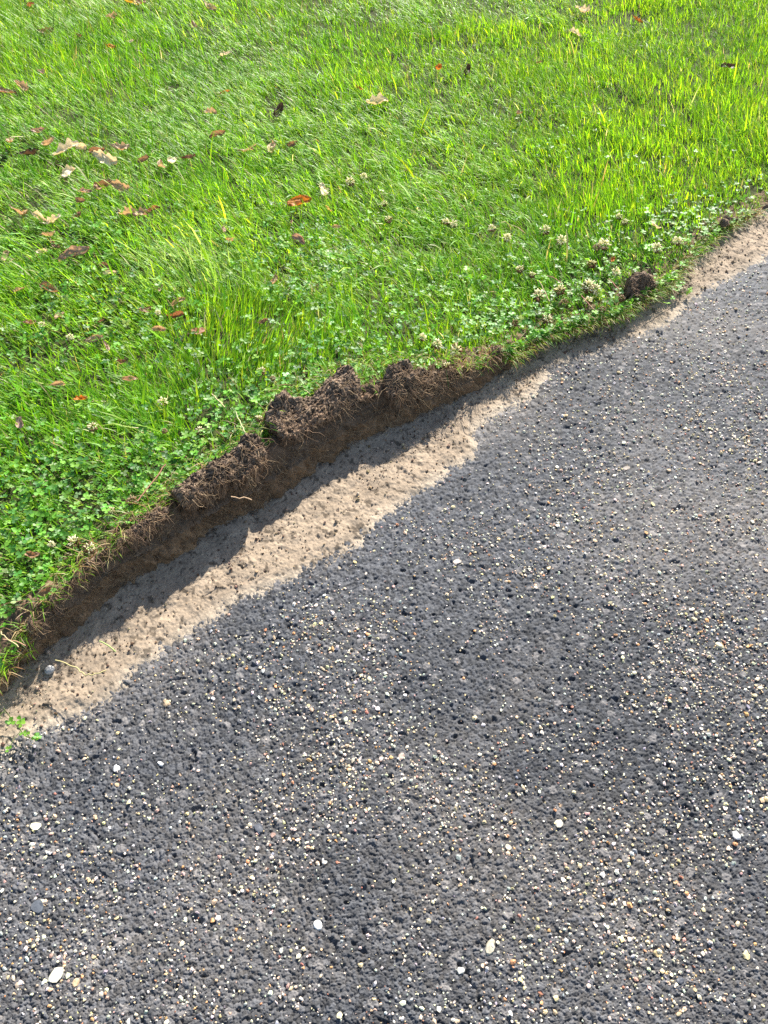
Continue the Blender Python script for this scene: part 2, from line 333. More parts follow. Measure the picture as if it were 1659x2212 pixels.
    ii = np.flatnonzero(m.ravel() & (ds.ravel() > .002)); wt = 1.2 - .8 * (W.ravel()[ii] - lo[1]) / (hi[1] - lo[1]); wt = np.clip(wt, .1, 9) ** 2
    ch = rg.choice(ii, nroots, p=wt / wt.sum()); P0 = VT.reshape(-1, 3)[ch] + nrm * .0015 - o
    T = rg.normal(size=(nroots, 1)) * e + rg.normal(size=(nroots, 1)) * up + .15 * nrm + (np.array(rootdir) if rootdir is not None else -1.1 * up)
    Pr = root_walks(P0, T, rg.uniform(.006, .046, nroots) * rl, rg=rg, Nrm=np.repeat(nrm[None], nroots, 0), wob=.7)
    ro = root_obj('roots', Pr, np.clip(np.exp(rg.normal(size=nroots) * .45) * .00036, .00018, .0011), parent=root, rg=rg); ro['kind'] = 'stuff'
    return root, o, e, up, nrm
rad = math.radians
clod([(65,1331),(87,1367),(98,1408),(88,1424),(56,1452),(41,1440),(52,1408),(55,1367)], rad(38), 'narrow crumbly clod at the lower left end, among hanging clover', seed=101, nroots=70, h=.075, front=.012, deep=.05)
clod([(100,1290),(140,1262),(200,1205),(260,1160),(300,1118),(345,1088),(362,1100),(352,1140),(335,1180),(310,1225),(262,1262),(225,1292),(170,1300),(120,1310)], rad(15), 'long flat sunlit brown clod with a pointed upper end', seed=102, nroots=260, h=.108, front=.012, deep=.055)
kc = clod([(372,1057),(408,1025),(454,1001),(500,969),(532,933),(562,943),(578,976),(585,1034),(549,1074),(513,1106),(474,1129),(435,1122),(395,1100)], rad(29), 'dark rooty clod with one long pale root across its shaded face', seed=103, nroots=280, h=.110, front=.006, deep=.06)
clod([(570,890),(594,855),(614,840),(640,855),(673,853),(695,831),(716,810),(738,792),(762,794),(780,822),(786,855),(812,853),(836,877),(803,899),(771,912),(732,933),(681,955),(647,960),(614,955),(592,933)], rad(23), 'largest clod, broad sunlit crumbly top rising to a blunt peak', seed=104, nroots=260, h=.108, tone=1.2, front=.022, deep=.03)
clod([(834,790),(880,779),(893,797),(939,801),(980,795),(1008,785),(1034,792),(1046,806),(1020,835),(1003,848),(950,862),(893,869),(850,870),(832,841)], rad(38), 'wide steep clod covered in tan hanging roots', seed=105, nroots=620, h=.072, rl=1.3, front=.010, deep=.045)
clod([(1041,772),(1068,746),(1094,750),(1110,776),(1106,800),(1072,816),(1049,803)], rad(44), 'small round dark clod right of the wide rooty clod', seed=106, nroots=160, h=.055, front=.006, deep=.04)
clod([(1358,605),(1381,584),(1408,592),(1417,621),(1398,650),(1364,660)], rad(56), 'upright clod of tan straw roots amid the clover flowers', seed=107, nroots=260, h=.040, rl=1.3, front=.0, deep=.03)
clod([(1562,472),(1577,463),(1597,482),(1594,498),(1576,503),(1562,492)], rad(50), 'tiny dark clod at the far upper right end of the edge', seed=108, nroots=20, h=.026, front=.0)
# the pale root on the dark clod
root, o_, e_, up_, n_ = kc
pts = []
for a, b in [(499,1073),(508,1074),(517,1077),(527,1074),(537,1077),(544,1080)]:
    d = ray(a, b); c0 = np.array([0, 0, CAM_H]); oo = o_ + n_ * .022; t = ((oo - c0) @ n_) / (d @ n_); pts.append(c0 + d * t - o_)
V, F = tubes(np.array([pts]), np.full((1, 6), .0011), 6)
pr = mesh('long_root', V, F, M_root, np.tile([.5, .33, .19], (len(V), 1)), parent=root); pr['label'] = 'long pale root'

# ------------------------------------------------------------------ grass
def colors(k, pal, wts, jit=.25, rg=R):
    c = np.array(pal)[rg.choice(len(pal), k, p=np.array(wts) / sum(wts))]
    return c * (1 + jit * (2 * rg.random((k, 1)) - 1)) * (1 + .12 * (2 * rg.random((k, 3)) - 1))
GREEN = [(.15, .33, .018), (.20, .40, .02), (.26, .47, .025), (.07, .18, .018), (.36, .50, .035)]
def blades(P, az, th0, th1, L, W, col, name, parent=None, m=4, mat=None, kink=0.0, rg=R):
    """curved tapering ribbons: lean az, from th0 off vertical at the root to th1 at the tip"""
    k = len(P); t = np.linspace(0, 1, m); pos = np.zeros((k, m, 3)); pos[:, 0] = P
    hd = np.stack([np.cos(az), np.sin(az), 0 * az], -1); sd = np.stack([-np.sin(az), np.cos(az), 0 * az], -1)
    tw = rg.normal(size=(k, 1)) * .7
    for i in range(1, m):
        th = th0 + (th1 - th0) * (t[i - 1] + .5 / m) ** 1.3
        pos[:, i] = pos[:, i - 1] + (L / (m - 1))[:, None] * (np.sin(th)[:, None] * hd + np.cos(th)[:, None] * np.array([0, 0, 1.0]) + kink * rg.normal(size=(k, 1)) * sd)
    prof = np.array([.75, 1.0, .8, .0]) if m == 4 else np.interp(t, [0, .3, .75, 1], [.7, 1, .75, 0])
    fwd = np.stack([np.cos(az), np.sin(az), 0 * az], -1)
    wd = np.cos(tw) * sd + np.sin(tw) * fwd * .6 + np.array([0, 0, .35]) * np.sin(tw * 1.7); wd /= np.linalg.norm(wd, axis=1, keepdims=True)
    off = wd[:, None, :] * (W[:, None] * prof[None])[..., None] * .5
    V = np.stack([(pos - off)[:, :-1], (pos + off)[:, :-1]], 2).reshape(k, -1, 3)      # (m-1)*2
    V = np.concatenate([V, pos[:, -1:]], 1); nv = V.shape[1]; b = (np.arange(k) * nv)[:, None]
    Q = []
    for i in range(m - 2): Q.append(b + np.array([[2 * i, 2 * i + 1, 2 * i + 3, 2 * i + 2]]))
    T = b + np.array([[2 * (m - 2), 2 * (m - 2) + 1, nv - 1]])
    return mesh(name, V.reshape(-1, 3), [np.concatenate(Q), T], mat or M_grass, np.repeat(col, nv, 0), parent=parent)
def pixel(x, y, z):
    c, s = math.cos(_p), math.sin(_p); zz = z - CAM_H; dep = y * c - zz * s; vv = y * s + zz * c
    return 829.5 + FPX * x / dep, 1106 - FPX * vv / dep
def clover_density(x, y):
    s, n = SN(x, y); d = n - VEG(s)
    px, py = pixel(x, y, .08)
    a = np.exp(-np.clip(d, 0, 9) / np.interp(s, [-.5, 0, .8, 1.2, 1.7, 2.2], [.5, .30, .22, .26, .22, .06]))
    b = .55 * np.clip(2.2 * fbm(x, y, 3.3, 201, 3) + .25, 0, 1) * np.clip((2.9 - y) / 1.2, 0, 1)
    return np.clip(np.maximum(a * (.75 + .9 * fbm(x, y, 7, 205, 2)), b), 0, 1)
def scatter(n_try, dens, ymin=.6, ymax=6.0, rg=R):
    y = rg.uniform(ymin, ymax, n_try); x = rg.uniform(-1, 1, n_try) * (.56 * (y * math.cos(_p) + .96) + .22)
    s, n = SN(x, y); ok = n > B(s) + np.interp(s, [-.1, 0, 1.1, 1.2], [.03, .055, .045, .014]); x, y, s, n = x[ok], y[ok], s[ok], n[ok]
    near = np.flatnonzero(n < VEG(s) + .06); bad = np.zeros(len(x), bool)
    for f in FOOT:
        c = np.array(f); d = seg_dist(x[near], y[near], [tuple(q) for q in c] + [tuple(c[0])]); bad[near] |= inside(x[near], y[near], c) | (d < .007)
    x, y = x[~bad], y[~bad]
    k = rg.random(len(x)) < dens(x, y); return x[k], y[k]
def build_grass():
    wfun = lambda x, y: np.clip((.56 * (y * .643 + .96) + .22) / 3.0, 0, 1) * np.interp(y, [.6, 1.6, 2.6, 4.2, 4.6, 6], [1, .95, .68, .42, .2, .12]) * (1 - .40 * clover_density(x, y)) * np.clip(.75 + 1.1 * fbm(x, y, 14, 211, 3), .12, 1)
    x, y = scatter(1050000, wfun); k = len(x); z = lawn_z(x, y) - .004
    s, n = SN(x, y); d = n - VEG(s); cl = clover_density(x, y); px, py = pixel(x, y, .1)
    az = math.radians(152) + math.radians(75) * fbm(x, y, 1.7, 221, 3) + R.normal(size=k) * .85
    rgt = np.exp(-(((px - 560) / 170) ** 2 + ((py - 720) / 110) ** 2)); az = az * (1 - rgt) + rgt * (math.radians(55) + R.normal(size=k) * .4)
    up_r = np.clip((px - 1100) / 400, 0, 1) * np.clip((500 - py) / 300, 0, 1); az = az - up_r * .2
    mat_ = np.clip(.5 + 1.6 * fbm(x, y, 2.4, 231, 3), 0, 1)                    # how flattened
    th0 = .08 + .55 * R.random(k) + .22 * mat_; th1 = th0 + .25 + .9 * R.random(k) + .35 * mat_ * (1 - up_r)
    L = (.032 + .038 * R.random(k) ** 1.4) * (.8 + .5 * np.clip(.5 + 1.3 * fbm(x, y, 3.1, 241, 3), 0, 1)) * np.interp(d, [0, .08, .3], [.62, .8, 1]) * (1 - .25 * cl)
    Wd = R.uniform(.0016, .0037, k) * np.interp(y, [1.5, 4], [1, 1.1])
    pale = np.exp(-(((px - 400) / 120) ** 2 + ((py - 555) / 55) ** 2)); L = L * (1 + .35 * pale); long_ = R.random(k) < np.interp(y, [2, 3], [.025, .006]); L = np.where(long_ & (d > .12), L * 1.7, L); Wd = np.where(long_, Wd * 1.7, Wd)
    col = colors(k, GREEN, [3, 4, 3, 2, 1.4])
    ty = np.clip(.5 + 1.5 * fbm(x, y, 1.3, 251, 3) + .25 * np.clip((y - 2.2) / 1.5, -1, 1) + .2 * np.clip(x / 1.5, -1, 1), 0, 1)[:, None]
    col = col * (1 - ty) * np.array([.9, .97, .9]) + col * ty * np.array([1.2, 1.12, .85])
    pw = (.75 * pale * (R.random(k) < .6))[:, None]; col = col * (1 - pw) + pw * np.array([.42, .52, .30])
    dry = R.random(k) < .035 + .05 * np.exp(-d / .05); col[dry] = colors(int(dry.sum()), [(.50, .42, .22), (.38, .27, .14), (.6, .55, .36)], [3, 1, 2])
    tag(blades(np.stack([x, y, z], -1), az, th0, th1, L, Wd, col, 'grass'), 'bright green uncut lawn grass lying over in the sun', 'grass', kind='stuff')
    return
build_grass()
# straws and blades hanging over the cut face
def build_overhang():
    k = 4600; s = np.where(R.random(k) < .38, R.uniform(1.15, 1.75, k), R.uniform(-.2, 2.25, k)); n = VEG(s) + R.uniform(-.014, .02, k); x, y = XY(s, n)
    z = np.maximum(lawn_z(x, y), HL(s) * .8) + np.where((s < 1.12) & (s > 0), R.uniform(.0, .035, k), 0); az = math.atan2(-EX, EY) + R.normal(size=k) * np.where(s < 1.12, 1.6, .9)
    col = colors(k, GREEN + [(.45, .36, .19), (.33, .2, .1)], [2, 3, 2, 3, 1, 5, 3])
    tag(blades(np.stack([x, y, z], -1), az, R.uniform(.3, 1.2, k), R.uniform(1.5, 2.7, k), R.uniform(.02, .055, k), R.uniform(.0008, .002, k), col, 'straw', m=5, kink=.15), 'thin green and straw stems hanging over the cut edge', 'straw', kind='stuff')
build_overhang()

# ------------------------------------------------------------------ clover
def clover_geo(P, rot, tilt, size, col, stem=True, rg=R, droop=None):
    """trifoliate leaves: three folded, notched leaflets each"""
    k = len(P); out = np.array([[0, 0, 0], [.28, .30, .05], [.66, .48, .07], [.98, .30, .02], [.90, 0, 0], [.98, -.30, .02], [.66, -.48, .07], [.28, -.30, .05], [.5, 0, -.03]])
    F0 = np.array([[8, i, i + 1] for i in range(7)] + [[8, 7, 0]]); V = []; 
    cr, sr = np.cos(rot), np.sin(rot)
    ax = rg.uniform(0, 6.283, k); 
    for j in range(3):
        a = j * 2.094 + rg.normal(size=k) * .15; q = out[None].repeat(k, 0) * size[:, None, None] * (1 + .12 * rg.normal(size=(k, 1, 1)))
        lift = rg.uniform(-.25, .45, k)[:, None]; X = q[..., 0]; Y = q[..., 1]; Z = q[..., 2] + lift * X
        ca, sa = np.cos(a + rot)[:, None], np.sin(a + rot)[:, None]; V.append(np.stack([X * ca - Y * sa, X * sa + Y * ca, Z], -1))
    V = np.stack(V, 1)                                              # k,3,9,3
    ct, st = np.cos(tilt)[:, None, None], np.sin(tilt)[:, None, None]; ux, uy = np.cos(ax)[:, None, None], np.sin(ax)[:, None, None]
    h = V[..., 0] * ux + V[..., 1] * uy; pz = V[..., 2]; h2 = h * ct - pz * st; z2 = h * st + pz * ct
    V[..., 0] += (h2 - h) * ux; V[..., 1] += (h2 - h) * uy; V[..., 2] = z2
    V = V + P[:, None, None, :]; V = V.reshape(-1, 3); F = (np.arange(3 * k) * 9)[:, None, None] + F0[None]
    return V, F.reshape(-1, 3), np.repeat(col, 27, 0)
CLOV = [(.12, .29, .035), (.16, .37, .04), (.07, .20, .035), (.23, .42, .06), (.24, .36, .14)]
def build_clover():
    x, y = scatter(420000, lambda x, y: .19 * clover_density(x, y) ** 1.2 * np.interp(y, [1, 3, 4], [1, .6, .2]), ymax=3.6)
    k = len(x); z = lawn_z(x, y) + R.uniform(.012, .042, k); s, n = SN(x, y); z = np.where(n - VEG(s) < .04, z - .008, z)
    V, F, c = clover_geo(np.stack([x, y, z], -1), R.uniform(0, 6.28, k), np.abs(R.normal(size=k)) * .45, R.uniform(.004, .0095, k), colors(k, CLOV, [3, 4, 4, 2, 1.5], .35))
    # leaves that spill over the cut edge, most at the right
    k2 = 750; s = np.where(R.random(k2) < .6, R.uniform(1.15, 1.75, k2), R.uniform(-.25, 2.2, k2)); t = R.random(k2) ** 1.5
    n = VEG(s) - t * np.interp(s, [0, 1.1, 1.2, 1.7, 1.85], [.006, .006, .012, .012, .012]); x, y = XY(s, n); z = np.maximum(HL(s) * (1 - .2 * t) + R.uniform(.0, .025, k2), .01)
    V2, F2, c2 = clover_geo(np.stack([x, y, z], -1), R.uniform(0, 6.28, k2), np.abs(R.normal(size=k2)) * .6, R.uniform(.005, .010, k2), colors(k2, CLOV, [3, 4, 3, 3, 1]))
    V = np.concatenate([V, V2]); F = np.concatenate([F, F2 + len(c)]); c = np.concatenate([c, c2])
    tag(mesh('clover', V, F, M_clover, c), 'low green clover leaves mixed through the grass near the edge', 'clover', kind='stuff')
build_clover()

def stem_tube(P, r, col, name, parent, mat=None):
    V, F = tubes(np.array([P]), np.full((1, len(P)), r), 5); return mesh(name, V, F, mat or M_clover, np.tile(col, (len(V), 1)), parent=parent)
def sprig(pts, z, nleaf, label, seed, size=(.007, .011), spread=.018, name='clover_sprig'):
    rg = np.random.default_rng(seed); p0 = G(*pts[0], z[0]); root = empty(name, p0); tag(root, label, 'clover sprig', 'clover sprigs trailing onto the dirt')
    W = np.array([G(a, b, zz) for (a, b), zz in zip(pts, z)]); stem_tube(W - p0, .0009, (.16, .2, .06), 'stem', root)
    t = rg.random(nleaf) ** .7 * (len(W) - 1); i = np.minimum(t.astype(int), len(W) - 2); f = (t - i)[:, None]
    L = W[i] * (1 - f) + W[i + 1] * f; top = L + rg.normal(size=(nleaf, 3)) * np.array([spread, spread, .003]) + np.array([0, 0, .012])
    for a, b in zip(L, top):
        V, F, c = clover_geo(np.array([b - p0]), rg.uniform(0, 6, 1), np.abs(rg.normal(size=1)) * .5, rg.uniform(*size, 1), colors(1, CLOV, [2, 4, 1, 3, 1], rg=rg), rg=rg)
        lf = mesh('leaf', V, F, M_clover, c, parent=root)
        stem_tube(np.array([a, a * .4 + b * .6 + [0, 0, .002], b]) - p0, .0005, (.14, .2, .05), 'leaf_stalk', root).parent = lf
    return root
sprig([(8,1530),(30,1560),(55,1590),(78,1598)], [.03,.018,.012,.012], 11, 'clover sprig trailing over the dirt at the lower left corner of the turf', 301, (.005, .008), .011)
sprig([(1400,655),(1430,648),(1460,640),(1488,630)], [.04,.03,.02,.012], 12, 'clover sprig reaching onto the dirt beside the upright clod', 302)
sprig([(-110,1545),(-90,1570),(-70,1590),(-45,1615)], [.05,.06,.06,.05], 30, 'bushy clover sprig past the lower left border, unseen but for its shadow', 303, spread=.03)  # unseen plant outside the left border, set there to cast its shadow into view
def tuft(px, z, k, L, label, seed, fan=0.9, az0=-1.0, name='grass_tuft'):
    rg = np.random.default_rng(seed); p = G(*px, z); root = empty(name, p); tag(root, label, 'grass tuft', 'grass tufts at the dirt edge')
    for j in range(k):
        blades(rg.normal(size=(1, 3)) * np.array([.004, .004, 0]), np.array([az0 + rg.normal() * fan]), np.array([rg.uniform(.1, .7)]), np.array([rg.uniform(1.1, 1.9)]),
               np.array([rg.uniform(*L)]), np.array([rg.uniform(.002, .0034)]), colors(1, GREEN, [3, 3, 1, 3, 1], rg=rg), 'blade', root, m=6, rg=rg)
tuft((1510,548), .012, 14, (.03, .065), 'grass tuft leaning out over the pale dirt at the upper right', 311)
tuft((1535,520), .012, 10, (.03, .05), 'small grass tuft just left of the tiny far clod', 312)

# ------------------------------------------------------------------ dead leaves
DC = {'tan': (.52, .37, .22), 'cream': (.76, .65, .44), 'brown': (.30, .18, .10), 'red': (.32, .14, .07), 'orange': (.55, .20, .03), 'dark': (.09, .055, .035), 'pink': (.45, .29, .21), 'yellow': (.65, .42, .05)}
def dead_leaf(px, size, c, shape, ang, curl, label, seed, tilt=.3, lift=.0):
    rg = np.random.default_rng(seed); zc = float(lawn_z(*G(*px, .09)[:2])) + .029 + lift; p = G(*px, zc)
    size = size / FPX * np.linalg.norm(p - [0, 0, CAM_H]) * 1.0
    nu, nv = 25, 11; u = np.linspace(0, 1, nu)[:, None]; v = np.linspace(-1, 1, nv)[None]
    if shape == 'oak': w = np.sin(math.pi * np.clip(u, .0, 1)) ** .6 * .30 * (1 + .30 * np.cos(u * 19 + rg.uniform(0, 1)))
    elif shape == 'slim': w = np.sin(math.pi * u ** 1.1) ** .8 * .17
    else: w = np.sin(math.pi * u ** .8) ** .75 * .30
    w = w + .012; X = (u - .5) + 0 * v; Y = w * v; cu = curl * 2.6
    phi = Y * cu / .3; Zy = (1 - np.cos(phi)) * .3 / max(cu, .05); Yc = np.sin(phi) * .3 / max(cu, .05)
    bu = rg.uniform(.5, 1.6) * curl; Z = Zy + bu * (u - .5) ** 2 * .9 + (.10 + .16 * curl) * fbm(u * 1.0 + 0 * v, v * .5 + 0 * u, 3.5, seed, 3); Z = Z + .02 * rg.normal(size=Z.shape) * np.abs(v) * .5
    V = np.stack([X, Yc + .06 * np.sin(u * 5 + seed), Z], -1).reshape(-1, 3) * size
    ti = rg.uniform(-1, 1) * .5 + tilt; ca, sa = math.cos(ti), math.sin(ti); V = np.stack([V[:, 0], V[:, 1] * ca - V[:, 2] * sa, V[:, 1] * sa + V[:, 2] * ca], -1)
    ca, sa = math.cos(rg.uniform(-.35, .35)), math.sin(rg.uniform(-.35, .35)); V[:, 2] += V[:, 0] * sa
    c0 = np.array(DC[c]); col = c0 * (1 + .3 * fbm(u + 0 * v, v + 0 * u, 4, seed + 3, 3))[..., None] * (1 - .25 * np.exp(-(v / .12) ** 2))[..., None] * (1 + 0 * u)[..., None]
    edge = (np.abs(v) > .8)[..., None] * rg.uniform(0, .4); col = col * (1 - edge)
    o = mesh('dead_leaf', V, gridfaces(nu, nv), M_dead, col.reshape(-1, 3)); o.location = [float(q) for q in p]; o.rotation_euler = (0, 0, math.radians(ang))
    tag(o, label, 'dead leaf', 'dead leaves fallen on the lawn')
    st = np.array([[-.5, 0, 0], [-.56, .01, .02], [-.62, .03, .03], [-.7, .03, .06]]) * size; st[:, 2] += V[nv // 2, 2]; st[:, 1] += V[nv // 2, 1]
    stem_tube(st, .0006, tuple(c0 * .6), 'stalk', o, M_dead)
    return o
LV = [
 ((647,437),50,'orange','plain',5,.45,'bright orange curled leaf, the largest orange one in mid lawn'),
 ((500,520),30,'orange','oak',70,.35,'orange leaf with ragged edge beside the grass clump left of centre'),
 ((160,550),62,'pink','slim',25,.6,'long tan leaf arched like a hook, at the left below the lobed leaves'),
 ((107,625),42,'brown','plain',-15,.5,'half orange, half brown folded leaf near the left border'),
 ((697,412),36,'cream','oak',100,.4,'pale cream leaf standing just right of the bright orange leaf'),
 ((710,452),24,'yellow','slim',120,.4,'thin yellowish leaf under the pale cream leaf near the orange one'),
 ((815,221),44,'cream','oak',10,.45,'whitish lobed leaf alone in the upper middle of the lawn'),
 ((647,519),34,'pink','plain',-40,.6,'pinkish folded leaf straight below the bright orange leaf'),
 ((630,480),16,'brown','slim',90,.5,'small brown leaf between the orange and the pinkish folded leaves'),
 ((727,490),18,'tan','plain',0,.5,'small tan leaf right of the brown one below the orange leaf'),
 ((591,606),32,'tan','plain',80,.8,'tan leaf folded like a tent with a dark inner side'),
 ((431,717),38,'red','plain',50,.4,'red brown leaf standing tilted above the clover left of centre'),
 ((381,681),44,'red','slim',-25,.5,'long red brown leaf lying behind a trifoliate clover leaf'),
 ((385,653),32,'tan','plain',30,.8,'dull tan humped leaf just above the long red brown leaf'),
 ((343,712),32,'tan','oak',0,.7,'tan leaf with a shaded underside below the humped leaf'),
 ((345,624),24,'pink','slim',90,.6,'narrow pinkish leaf rising from the grass above the humped leaf'),
 ((376,624),18,'cream','slim',110,.6,'small cream leaf right of the narrow pinkish one'),
 ((316,670),30,'brown','plain',40,.6,'brown leaf in the dark hollow beside the broad grass blade'),
 ((214,695),20,'red','plain',10,.5,'small red brown leaf left of the dark hollow'),
 ((204,733),42,'tan','slim',20,.7,'tan leaf with a bent stalk above the bright clover'),
 ((231,750),28,'pink','slim',-60,.6,'folded pinkish leaf touching the tan leaf with the bent stalk'),
 ((130,683),28,'tan','plain',80,.7,'tan leaf below the half orange leaf'),
 ((65,698),24,'brown','oak',20,.6,'brown crumpled leaf at the left, level with the leaf under the half orange one'),
 ((42,628),26,'tan','plain',0,.6,'tan crumpled leaf hidden left of the half orange leaf'),
 ((261,782),20,'red','plain',10,.4,'bright rusty leaf scrap right of the bright clover'),
 ((282,820),30,'pink','plain',15,.8,'smooth pinkish leaf like a shell below the rusty scrap'),
 ((126,830),34,'tan','slim',-5,.7,'narrow tan leaf curled under at the left'),
 ((175,862),26,'orange','oak',40,.6,'orange brown crumpled leaf below the narrow curled leaf'),
 ((46,914),38,'pink','plain',-50,.4,'pale tan pointed leaf near the left border above the long grass'),
 ((72,1200),32,'brown','plain',0,.6,'folded brown leaf behind the long flat clod'),
 ((99,1275),30,'brown','plain',30,.6,'dark brown leaf tucked at the left end of the flat clod'),
 ((568,694),20,'brown','oak',30,.6,'small brown leaf right of the tent shaped leaf and lower'),
 ((229,578),24,'brown','plain',-40,.5,'dark brown leaf right of the long hook shaped leaf'),
 ((238,590),26,'cream','slim',15,.7,'pale rolled leaf touching the dark brown leaf by the hook shaped one'),
 ((482,496),26,'pink','plain',100,.6,'greyish pink leaf just above the ragged orange leaf'),
 ((107,507),28,'tan','plain',60,.6,'tan leaf bent upward above the hook shaped leaf'),
 ((120,528),30,'brown','slim',-45,.5,'slim brown leaf running down from the bent tan leaf'),
 ((11,553),26,'tan','plain',70,.6,'tan leaf cut by the left border, level with the hook shaped leaf'),
 ((92,545),22,'cream','plain',10,.6,'small cream leaf left of the slim brown leaf'),
 ((46,463),44,'tan','slim',-25,.9,'rolled tan leaf, left end of the row of three at the left border'),
 ((88,473),34,'cream','oak',-30,.7,'cream leaf in the middle of the row of three at the left border'),
 ((114,479),34,'cream','oak',30,.6,'yellowish cream leaf, right end of the row of three at the left border'),
 ((166,465),22,'red','plain',60,.5,'dark red leaf right of the row of three pale leaves'),
 ((274,459),40,'tan','oak',-30,.5,'ragged tan leaf, first of the group above the pale grass clump'),
 ((305,463),40,'pink','oak',40,.5,'pinkish broad leaf in the group above the pale grass clump'),
 ((330,453),32,'red','slim',10,.5,'red brown leaf at the right of the group above the pale grass clump'),
 ((219,404),46,'brown','plain',70,.7,'large brown leaf curled in shade in the upper left lawn'),
 ((263,406),44,'tan','oak',-25,.6,'tan lobed leaf right of the large shaded brown leaf'),
 ((183,414),28,'pink','plain',0,.6,'small pinkish leaf left of the large shaded brown leaf'),
 ((175,434),24,'brown','plain',-30,.5,'small brown leaf under the small pinkish one in the upper left'),
 ((147,374),36,'cream','oak',60,.6,'crumpled cream leaf below the large pale lobed leaf'),
 ((143,324),52,'cream','oak',15,.35,'largest pale lobed leaf, in the upper left lawn'),
 ((179,319),26,'cream','plain',-20,.5,'small cream leaf just right of the largest pale lobed leaf'),
 ((209,328),34,'brown','plain',0,.9,'brown leaf curled like a cup right of the pale lobed leaf'),
 ((229,342),44,'cream','oak',0,.4,'flat pale leaf under the cup shaped brown leaf'),
 ((263,320),32,'tan','oak',20,.5,'tan crumpled leaf right of the cup shaped brown leaf'),
 ((310,345),24,'brown','plain',10,.5,'faint brown leaf sunk in grass between two tan groups'),
 ((349,358),38,'tan','slim',110,.7,'tan leaf twisted downward in the upper left lawn'),
 ((372,348),30,'cream','plain',80,.4,'cream leaf standing right of the twisted tan leaf'),
 ((408,340),28,'red','slim',0,.5,'red brown leaf right of the standing cream leaf'),
 ((61,332),40,'dark','slim',20,.7,'dark brown curled leaf left of the pale lobed leaf'),
 ((104,309),26,'tan','plain',20,.6,'tan leaf above the dark curled leaf at the left'),
 ((83,284),26,'pink','plain',40,.6,'round pinkish leaf above the tan one at the upper left'),
 ((24,306),28,'tan','plain',80,.6,'tan leaf near the left border, left of the round pinkish leaf'),
 ((470,294),34,'brown','plain',0,.7,'brown leaf with pale edge in the upper middle left'),
 ((534,325),38,'tan','slim',25,.6,'long tan leaf left of the upright beige leaf'),
 ((587,320),36,'tan','plain',95,.5,'upright beige leaf above the bright orange leaf'),
 ((632,311),22,'brown','plain',0,.5,'brown scrap of leaf right of the upright beige leaf'),
 ((602,242),34,'dark','plain',60,.5,'dark leaf sunk in the grass left of the whitish lobed leaf'),
 ((778,191),18,'orange','slim',-50,.5,'small orange leaf up and left of the whitish lobed leaf'),
 ((454,243),26,'tan','oak',0,.5,'tan leaf with a dark side in the upper left middle'),
 ((486,200),22,'orange','slim',0,.5,'small orange brown leaf above the tan one in the upper left middle'),
 ((488,118),22,'cream','plain',0,.5,'small whitish leaf high in the left half of the lawn'),
 ((420,55),26,'tan','slim',-60,.5,'slim tan leaf near the top, left of centre'),
 ((454,15),30,'tan','slim',-40,.5,'tan leaf almost at the top border, left of centre'),
 ((305,5),26,'brown','plain',60,.5,'brown leaf cut by the top border'),
 ((285,5),24,'yellow','plain',0,.4,'yellow leaf cut by the top border beside the brown one'),
 ((244,38),26,'pink','plain',-30,.6,'pinkish leaf below the yellow leaf at the top'),
 ((240,101),28,'orange','slim',-30,.5,'orange brown slim leaf in the upper left, under the pinkish one'),
 ((282,90),14,'cream','plain',0,.5,'tiny cream leaf right of the orange brown slim leaf'),
 ((172,78),22,'brown','slim',-50,.5,'brown sliver of leaf left of the orange brown slim leaf'),
 ((100,70),30,'brown','oak',60,.6,'brown twisted leaf in the upper left corner area'),
 ((65,12),34,'red','slim',-60,.5,'red brown slim leaf at the top left corner'),
 ((90,156),26,'pink','slim',-50,.5,'pinkish slim leaf below the brown twisted leaf'),
 ((50,190),32,'tan','oak',-30,.5,'tan leaf near the left border in the top quarter'),
 ((15,200),30,'brown','plain',20,.5,'brown leaf at the left border in the top quarter'),
 ((946,149),24,'orange','oak',70,.6,'orange brown leaf, left of the pair in the upper right centre'),
 ((1007,153),28,'dark','plain',60,.6,'dark brown leaf, right of the pair in the upper right centre'),
 ((1122,244),22,'brown','plain',50,.5,'small brown leaf hidden in grass in the right half'),
 ((1257,25),36,'cream','oak',-60,.5,'cream leaf with a dark side near the top right'),
 ((1243,72),24,'cream','oak',0,.5,'small cream leaf under the one with the dark side at the top right'),
 ((1379,44),22,'orange','slim',-40,.5,'orange scrap of leaf at the top right'),
 ((1575,147),30,'dark','plain',0,.6,'dark brown leaf near the right border'),
 ((1165,135),12,'red','plain',0,.4,'tiny red leaf scrap in the upper right'),
 ((1415,488),28,'cream','slim',110,.5,'upright cream leaf among the last clover flowers at the right'),
 ((1323,562),20,'orange','oak',60,.6,'small red orange leaf above the upright straw clod'),
]
for i, (p, sz, c, shp, a, cu, lb) in enumerate(LV): dead_leaf(p, sz, c, shp, a, cu, lb, 400 + i)

